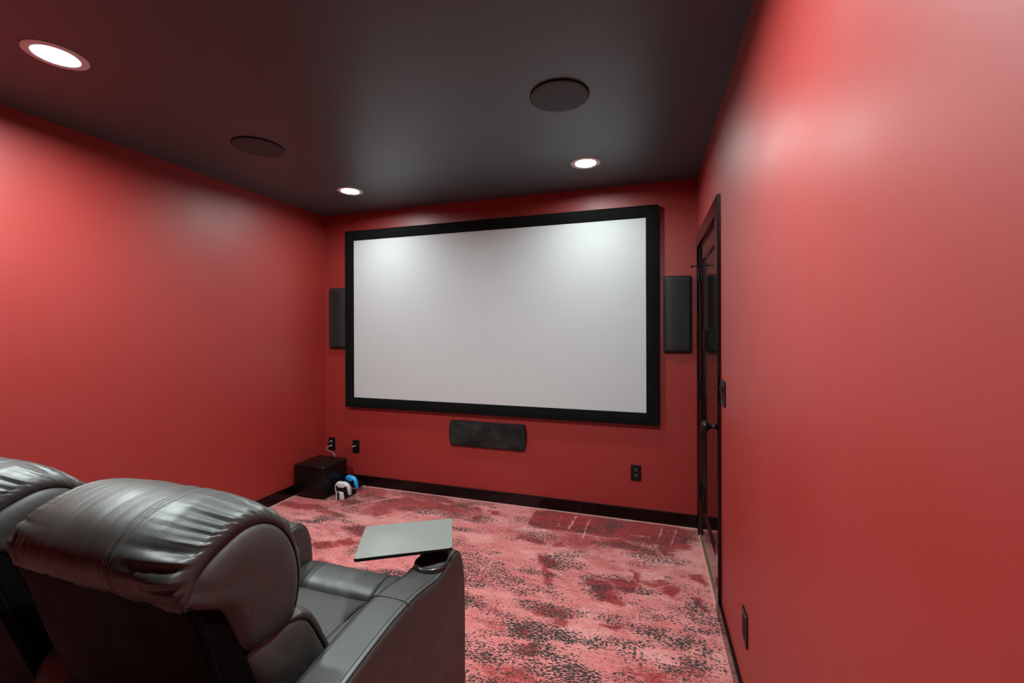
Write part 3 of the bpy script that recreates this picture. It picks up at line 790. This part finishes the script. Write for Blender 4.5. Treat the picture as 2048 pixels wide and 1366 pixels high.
def armrest(parent, xa, xb, cup=True, socket=False):
    top = catmull(arm_profile(), 200, closed=False)
    base = np.array([(1.348, 0.05), (0.602, 0.05)])
    P = np.vstack([top, np.array([(1.350, 0.10), (1.345, 0.05), (1.0, 0.045), (0.605, 0.05), (0.600, 0.10)])])
    P = resample(P, 260)
    V, F = slab(P, xa, xb, 0.020, 'x', 8, 9, 0.002)
    V = [(v[0], v[1] - YO, v[2]) for v in V]
    o = mesh_obj('armrest', V, F, M['leather'], parent, True)
    xc = (xa + xb) / 2; yc, zc_ = 1.212, 0.650
    if cup:
        cyl = MB().lathe([(0.0475, -0.075), (0.0475, 0.06)], (xc, yc - YO, zc_), 'z', 48).build('cutter', M['seam'])
        boolean_cut(o, [cyl])
        auto_smooth(o, 40)
        pr = [(0.0465, -0.073), (0.0465, 0.001), (0.0475, 0.0055), (0.0505, 0.0075), (0.0535, 0.0055), (0.0545, 0.0), (0.0545, -0.006), (0.0470, -0.0065)]
        inner = [(0.0455, -0.072), (0.0455, 0.002)]
        mb = MB()
        ring = [(0.0480, -0.060), (0.0452, -0.060), (0.0438, -0.005), (0.0440, 0.0035), (0.0462, 0.0068), (0.0500, 0.0070), (0.0530, 0.0045), (0.0545, -0.001), (0.0545, -0.008), (0.0478, -0.010)]
        mb.lathe(ring, (xc, yc - YO, zc_), 'z', 56, caps=False)
        mb.lathe([(0.0478, -0.066), (0.0478, -0.060)], (xc, yc - YO, zc_), 'z', 56)
        auto_smooth(mb.build('cup_holder', M['cup'], o), 50)
        # accessory socket in front of the cup
        if socket: mb = MB().lathe([(0.013, -0.004), (0.020, -0.004), (0.020, 0.0035), (0.018, 0.005), (0.0145, 0.0055), (0.013, 0.004), (0.0125, -0.004)], (xc + 0.006, 1.274 - YO, 0.6655), 'z', 32)
        if socket: auto_smooth(mb.build('accessory_socket', M['plastic'], o))
    # welted seams along both shoulders of the arm and a seam across it
    nn = normals2(P)
    k0 = int(np.argmin(np.hypot(P[:, 0] - 0.60, P[:, 1] - 0.30))); 
    seg = [i for i in range(len(P)) if P[i, 1] > 0.06]
    Q = P - nn * 0.0032
    idx = sorted(seg, key=lambda i: i)
    path = [Q[i] for i in idx]
    # start of the closed resample lies on the rear foot, so the order is rear -> top -> front
    Q2 = P + nn * 0.0006; path2 = [Q2[i] for i in idx]
    for x, x2 in ((xa + 0.0085, xa + 0.0185), (xb - 0.0085, xb - 0.0185)):
        mb = MB(); piping(mb, path, x, 0.0020, False); piping(mb, path2, x2, 0.0010, False)
        mb.build('piping', M['seam'], o, True)
    mb = MB()
    # cross seam
    for yy in (0.985,):
        i = int(np.argmin(np.abs(P[:, 0] - yy) + (P[:, 1] < 0.4) * 9))
        pts = []
        for t_ in np.linspace(-1, 1, 21):
            xx = xc + t_ * (xb - xa) / 2 * 0.93
            a = abs(t_ * (xb - xa) / 2 * 0.93); lim = (xb - xa) / 2 - 0.020
            dz = 0.020 * (1 - math.sqrt(max(0, 1 - ((a - lim) / 0.020) ** 2))) if a > lim else 0.0
            pts.append((xx, P[i, 0] - YO + 0.006 * (1 - t_ * t_), P[i, 1] - dz + 0.0018))
        mb.tube(pts, 0.0014, 6)
    mb.build('cross_seam', M['seam'], o, True)
    return o

HEAD_S = [(0.530, 0.904), (0.538, 0.932), (0.552, 0.958), (0.590, 0.982), (0.643, 0.999), (0.692, 0.989), (0.733, 0.955), (0.762, 0.905), (0.775, 0.850), (0.774, 0.793), (0.755, 0.750), (0.700, 0.742), (0.640, 0.760), (0.590, 0.86)]
HEAD_C = [(0.526, 0.903), (0.500, 0.936), (0.494, 0.982), (0.530, 1.030), (0.604, 1.055), (0.680, 1.046), (0.738, 0.998), (0.776, 0.927), (0.788, 0.853), (0.784, 0.788), (0.762, 0.742), (0.700, 0.735), (0.640, 0.760), (0.590, 0.86)]
LUMB_S = [(0.640, 0.735), (0.700, 0.742), (0.752, 0.742), (0.800, 0.716), (0.838, 0.650), (0.868, 0.585), (0.890, 0.520), (0.880, 0.465), (0.800, 0.445), (0.730, 0.50), (0.690, 0.60)]
LUMB_C = [(0.640, 0.735), (0.700, 0.752), (0.770, 0.756), (0.830, 0.728), (0.866, 0.660), (0.893, 0.590), (0.912, 0.520), (0.896, 0.455), (0.800, 0.440), (0.730, 0.50), (0.690, 0.60)]
SEAT_P = [(0.760, 0.33), (0.752, 0.42), (0.770, 0.468), (0.84, 0.484), (0.95, 0.490), (1.06, 0.492), (1.15, 0.490), (1.195, 0.484), (1.214, 0.466), (1.218, 0.42), (1.214, 0.33), (1.0, 0.315)]
ROLL_P = [(1.222, 0.36), (1.214, 0.43), (1.220, 0.472), (1.242, 0.494), (1.280, 0.504), (1.322, 0.502), (1.356, 0.484), (1.374, 0.448), (1.372, 0.40), (1.352, 0.365), (1.290, 0.345)]

def make_recliner(loc, label):
    e = empty('recliner', loc, label, 'recliner', 'black leather recliners')
    # rear shell, leaning back
    back = [(0.528, 0.9045), (0.546, 0.850), (0.573, 0.740), (0.620, 0.585), (0.690, 0.36), (0.745, 0.17)]
    front = [(0.835, 0.17), (0.765, 0.36), (0.703, 0.585), (0.646, 0.740), (0.601, 0.850), (0.575, 0.922)]
    P = round_poly(back + front, [0.004] + [0.02] * 4 + [0.01, 0.01] + [0.02] * 4 + [0.006], 5)
    V, F = slab(P, -0.249, 0.249, 0.007, 'x', 4, 3, 0.0)
    V = [(v[0], v[1] - YO, v[2]) for v in V]
    sh = auto_smooth(mesh_obj('back_panel', V, F, M['leather_shaded'], e, True))
    mb = MB()
    mb.tube([(x, 0.5262 - YO, 0.9035 + 0.0015 * math.sin(x * 40)) for x in np.linspace(-0.247, 0.247, 40)], 0.0022, 6)
    mb.build('piping', M['leather_shaded'], sh, True)
    for s_ in (-1, 1):                                    # stitched side seam of the shell
        MB().tube([(s_ * 0.2492, p[0] + 0.014 - YO, p[1]) for p in catmull(back, 60, False)], 0.0008, 5).build('side_seam', M['seam'], sh, True)
    head = cushion('headrest', HEAD_S, HEAD_C, e, n=420, gather=0.0170, reach=0.032, seams=(-0.185, 0.108), lump=0.0034, seed=3,
                   gmask=lambda a: 0.35 + 0.65 * np.clip(1 - np.abs(a - 0.22) * 2.2, 0, 1))
    lb = cushion('lumbar_cushion', LUMB_S, LUMB_C, e, n=200, gather=0.006, reach=0.03, cheek=0.012, lump=0.002, seed=8)
    # welts where the side panels meet the puffed body
    for ob, prof in ((head, HEAD_S), (lb, LUMB_S)):
        S = catmull(prof, 200)
        for s_ in (-1, 1):
            mb = MB(); piping(mb, S, s_ * (HW + 0.0005), 0.0016); mb.build('piping', M['seam'], ob, True)
    seat = cushion_off('seat_cushion', SEAT_P, [(p[0], p[1] + (0.004 if p[1] > 0.46 else 0)) for p in SEAT_P], e, n=160, hw=0.2525, p=9, gather=0.0, cheek=0.001, seams=(-0.188, 0.092), lump=0.0012, seed=12)
    roll = cushion_off('footrest_cushion', ROLL_P, [(p[0], p[1] + (0.003 if p[1] > 0.46 else 0)) for p in ROLL_P], e, n=140, hw=0.2525, p=9, gather=0.0, cheek=0.001, seams=(-0.188, 0.092), lump=0.0014, seed=15)
    P = round_poly([(1.295, 0.10), (1.355, 0.10), (1.366, 0.37), (1.300, 0.37)], 0.012, 4)
    V, F = slab(P, -0.234, 0.280, 0.01, 'x', 4)
    auto_smooth(mesh_obj('footrest_panel', [(v[0], v[1] - YO, v[2]) for v in V], F, M['leather'], e, True))
    P = round_poly([(0.76, 0.0), (1.27, 0.0), (1.27, 0.315), (0.78, 0.315)], 0.01, 3)
    V, F = slab(P, -0.234, 0.280, 0.006, 'x', 3)
    auto_smooth(mesh_obj('base', [(v[0], v[1] - YO, v[2]) for v in V], F, M['matte'], e, True))
    return e

def feet(e, xa, xb):
    for yy in (0.66, 1.29):
        mb = MB().box(xa + 0.03, xb - 0.03, yy - 0.025 - YO, yy + 0.025 - YO, 0.0, 0.048, 0.004, 2)
        mb.build('foot', M['matte'], e)

RC = -1.006
near = make_recliner((RC, YO, 0), 'black leather recliner nearest the camera, with a swivel tray on its right armrest')
far = copy_tree(near)
far.location.x = RC - 0.665
far['label'] = 'black leather recliner at the left edge of the photo, mostly hidden behind the nearer one'
armrest(near, 0.286, 0.406, True, True); armrest(near, -0.3805, -0.239)
feet(near, 0.286, 0.406); feet(near, -0.3805, -0.239)
armrest(far, -0.3805, -0.239); feet(far, -0.3805, -0.239)

# ------------------------------------------------------------------ swivel tray on the right armrest
TZ = 0.700
te = empty('tray_table', (RC + 0.3295, 1.274, 0.668), 'grey rectangular swivel tray table mounted on the near recliner armrest', 'tray table')
A = np.array([-0.950, 1.272]); B = np.array([-0.688, 1.421]); Cc = np.array([-0.595, 1.229]); D = np.array([-0.850, 1.077])
P = round_poly([tuple(D), tuple(Cc), tuple(B), tuple(A)], [0.012] * 4, 6)
V, F = slab(P, TZ - 0.011, TZ, 0.0016, 'z', 3)
o_ = mesh_obj('tray_top', V, F, M['tray'], te, True, mats=[M['tray'], M['matte']])
off = Vector(te.location)
for p in o_.data.polygons:
    p.material_index = 0 if p.center.z > TZ - 0.0014 else 1
for v in o_.data.vertices: v.co -= off
auto_smooth(o_)
mb = MB().lathe([(0.0118, -0.001), (0.0118, 0.016), (0.022, 0.018), (0.022, 0.0208)], (0, 0, 0), 'z', 28)
mb.box(-0.030, 0.012, -0.014, 0.014, 0.0175, 0.0208, 0.001, 1)
auto_smooth(mb.build('swivel_post', M['metal'], te))

# ================================================================== CORNER: SUBWOOFER, GAMEPADS, CABLES
se = empty('subwoofer', (-2.680, 2.99, 0), 'black box subwoofer on the carpet in the left corner below the screen', 'subwoofer')
def sub_body():
    x0, x1, y0, y1, z0, z1 = -2.835, -2.528, 2.848, 3.130, 0.018, 0.278
    n = 24; st = []
    # plan outline with a bowed front, rounded vertical corners
    fr = [(x0 + (x1 - x0) * t, y0 - 0.014 * (1 - (2 * t - 1) ** 2)) for t in np.linspace(0, 1, 13)]
    out = round_poly(fr + [(x1, y1), (x0, y1)], [0.010] + [0.0015] * 11 + [0.010, 0.012, 0.012], 4)
    V, F = slab(out, z0, z1, 0.012, 'z', 6)
    W = []
    for v in V:      # top swells slightly, the long top edges are eased
        t = (v[0] - (x0 + x1) / 2) / ((x1 - x0) / 2)
        zz = v[2]
        if zz > z1 - 0.02: zz -= 0.012 * abs(t) ** 4
        W.append((v[0] + 2.680, v[1] - 2.99, zz))
    return W, F
V, F = sub_body()
auto_smooth(mesh_obj('cabinet', V, F, M['sub'], se, True))
mb = MB()
for x in (-0.125, 0.125):
    for y in (-0.11, 0.11): 
        MB().lathe([(0.014, 0.0), (0.018, 0.006), (0.018, 0.020)], (x, y, 0), 'z', 20).build('foot', M['matte'], se)
def gamepad(name, xc, yc, z0, rz, shell, label):
    """held upright in its stand, grips pointing down"""
    e = empty(name, (xc, yc, z0), label, 'game controller', rz=rz)
    pts = [(-0.060, 0.026), (-0.0615, 0.046), (-0.0590, 0.070), (-0.051, 0.091), (-0.038, 0.104), (-0.018, 0.109), (0.018, 0.109), (0.038, 0.104), (0.051, 0.091), (0.0590, 0.070), (0.0615, 0.046), (0.060, 0.026)]
    rad = [0.0135, 0.0175, 0.0200, 0.0215, 0.0215, 0.0200, 0.0200, 0.0215, 0.0215, 0.0200, 0.0175, 0.0135]
    C_ = catmull(pts, 60, False); R_ = catmull([(r, 0) for r in rad], 60, False)[:, 0]
    tl = 0.35
    P3 = [(p[0], 0.018 * (1 - p[1] / 0.12) + tl * 0.0, p[1]) for p in C_]
    P3 = [(P3[0][0] + 0.001, P3[0][1], P3[0][2] - 0.0085)] + P3 + [(P3[-1][0] - 0.001, P3[-1][1], P3[-1][2] - 0.0085)]
    R_ = [0.004] + list(R_) + [0.004]
    mb = MB().tube(P3, lambda i: R_[i], 18)
    sh = mb.build('shell', M[shell], e, True)
    # body plate between the grips
    P = round_poly([(-0.050, 0.052), (0.050, 0.052), (0.058, 0.108), (-0.058, 0.108)], 0.016, 5)
    V, F = slab([(p[0], p[1]) for p in P], -0.016, 0.018, 0.006, 'y', 5)
    auto_smooth(mesh_obj('face_plate', V, F, M['gloss'], e, True))
    P = round_poly([(-0.030, 0.086), (0.030, 0.086), (0.034, 0.120), (-0.034, 0.120)], 0.008, 4)
    V, F = slab([(p[0], p[1]) for p in P], -0.0205, -0.012, 0.003, 'y', 4)
    auto_smooth(mesh_obj('touchpad', V, F, M[shell], e, True))
    for sx in (-1, 1):
        auto_smooth(MB().lathe([(0.006, 0.0), (0.006, -0.009), (0.0105, -0.011), (0.0105, -0.014), (0.004, -0.0135)], (sx * 0.0245, -0.016, 0.068), 'y', 24).build('thumbstick', M['matte'], e))
    return e
gamepad('game_controller', -2.418, 2.932, 0.008, math.radians(2), 'white', 'white game controller with black centre standing beside the subwoofer, in front of the blue one')
gamepad('game_controller', -2.444, 3.070, 0.012, math.radians(-14), 'blue', 'light blue game controller standing behind the white one beside the subwoofer')
# stand holding the two
de = empty('charging_stand', (-2.418, 2.975, 0), 'small white and black charging stand holding the two game controllers', 'charging stand')
P = round_poly([(-0.040, 0.0), (0.040, 0.0), (0.032, 0.062), (-0.032, 0.062)], 0.012, 5)
V, F = slab([(p[0], p[1]) for p in P], -0.078, -0.064, 0.004, 'y', 4)
auto_smooth(mesh_obj('front_shell', V, F, M['white'], de, True))
V, F = slab([(p[0] * 0.30 - 0.012, p[1]) for p in P], -0.0795, -0.0770, 0.001, 'y', 2)
auto_smooth(mesh_obj('black_inlay', V, F, M['gloss'], de, True))
P = round_poly([(-0.038, 0.0), (0.038, 0.0), (0.034, 0.030), (-0.034, 0.030)], 0.008, 4)
V, F = slab([(p[0], p[1]) for p in P], -0.066, 0.090, 0.004, 'y', 4)
auto_smooth(mesh_obj('stand_base', V, F, M['matte'], de, True))

# power brick by the baseboard
ae = empty('power_adapter', (-2.475, 3.185, 0), 'black power adapter on the carpet against the baseboard behind the blue controller', 'power adapter')
auto_smooth(MB().box(-0.045, 0.045, -0.020, 0.020, 0.002, 0.056, 0.006, 3).build('housing', M['plastic'], ae))
pb = MB(); pb.box(-0.010, 0.010, -0.026, -0.019, 0.015, 0.030, 0.002, 1)
pb.build('cord_socket', M['matte'], ae)

def cable(name, pts, r, mat, label, cat='cable'):
    c = catmull(pts, 70, False)
    o = MB().tube([tuple(p) for p in c], r, 8).build(name, M[mat], None, True)
    o.location = pts[0]
    for v in o.data.vertices: v.co -= Vector(pts[0])
    return tag(o, label, cat)
# cable from the left outlet, over the back of the subwoofer
cable('signal_cable', [(-2.783, 3.229, 0.330), (-2.800, 3.205, 0.322), (-2.812, 3.190, 0.308), (-2.780, 3.178, 0.300), (-2.730, 3.172, 0.290), (-2.690, 3.165, 0.262), (-2.680, 3.160, 0.20), (-2.68, 3.150, 0.12)], 0.0026, 'cable', 'pale cable looping from the outlet in the left corner down behind the subwoofer')
cable('power_cable', [(-2.522, 3.226, 0.345), (-2.552, 3.206, 0.334), (-2.590, 3.195, 0.312), (-2.607, 3.190, 0.275), (-2.602, 3.196, 0.235), (-2.594, 3.198, 0.207)], 0.0022, 'cable_dark', 'thin cable hanging from the single-connector plate right of the subwoofer')
cable('charging_cable', [(-2.592, 3.186, 0.200), (-2.600, 3.172, 0.155), (-2.592, 3.160, 0.10), (-2.560, 3.152, 0.045), (-2.515, 3.140, 0.008), (-2.480, 3.095, 0.008)], 0.0020, 'cable', 'pale thin cable running down to the charging stand beside the subwoofer')
cable('adapter_cord', [(-2.475, 3.158, 0.022), (-2.440, 3.130, 0.008), (-2.390, 3.140, 0.003), (-2.370, 3.170, 0.003), (-2.345, 3.185, 0.003), (-2.385, 3.190, 0.02), (-2.424, 3.186, 0.045)], 0.0018, 'cable_dark', 'black cord curling on the carpet round the power adapter')
def plug(x, z, dx, mat, label, L=0.020, r=0.0045):
    o = MB().lathe([(r * 0.7, -L), (r, -L + 0.003), (r, -0.004), (r * 0.8, 0.0)], (0, 0, 0), 'y', 16).build('cable_plug', M[mat])
    auto_smooth(o); o.location = (x, YB - 0.0086, z); o.rotation_euler = (0, 0, dx)
    return tag(o, label, 'plug')
plug(-2.783, 0.331, 0.0, 'white', 'pale plug in the lower socket of the corner outlet behind the subwoofer')
plug(-2.783, 0.372, 0.0, 'white', 'pale plug in the upper socket of the corner outlet behind the subwoofer')
plug(-2.520, 0.346, -0.5, 'pin', 'pale connector in the plate right of the subwoofer', 0.030, 0.0038)
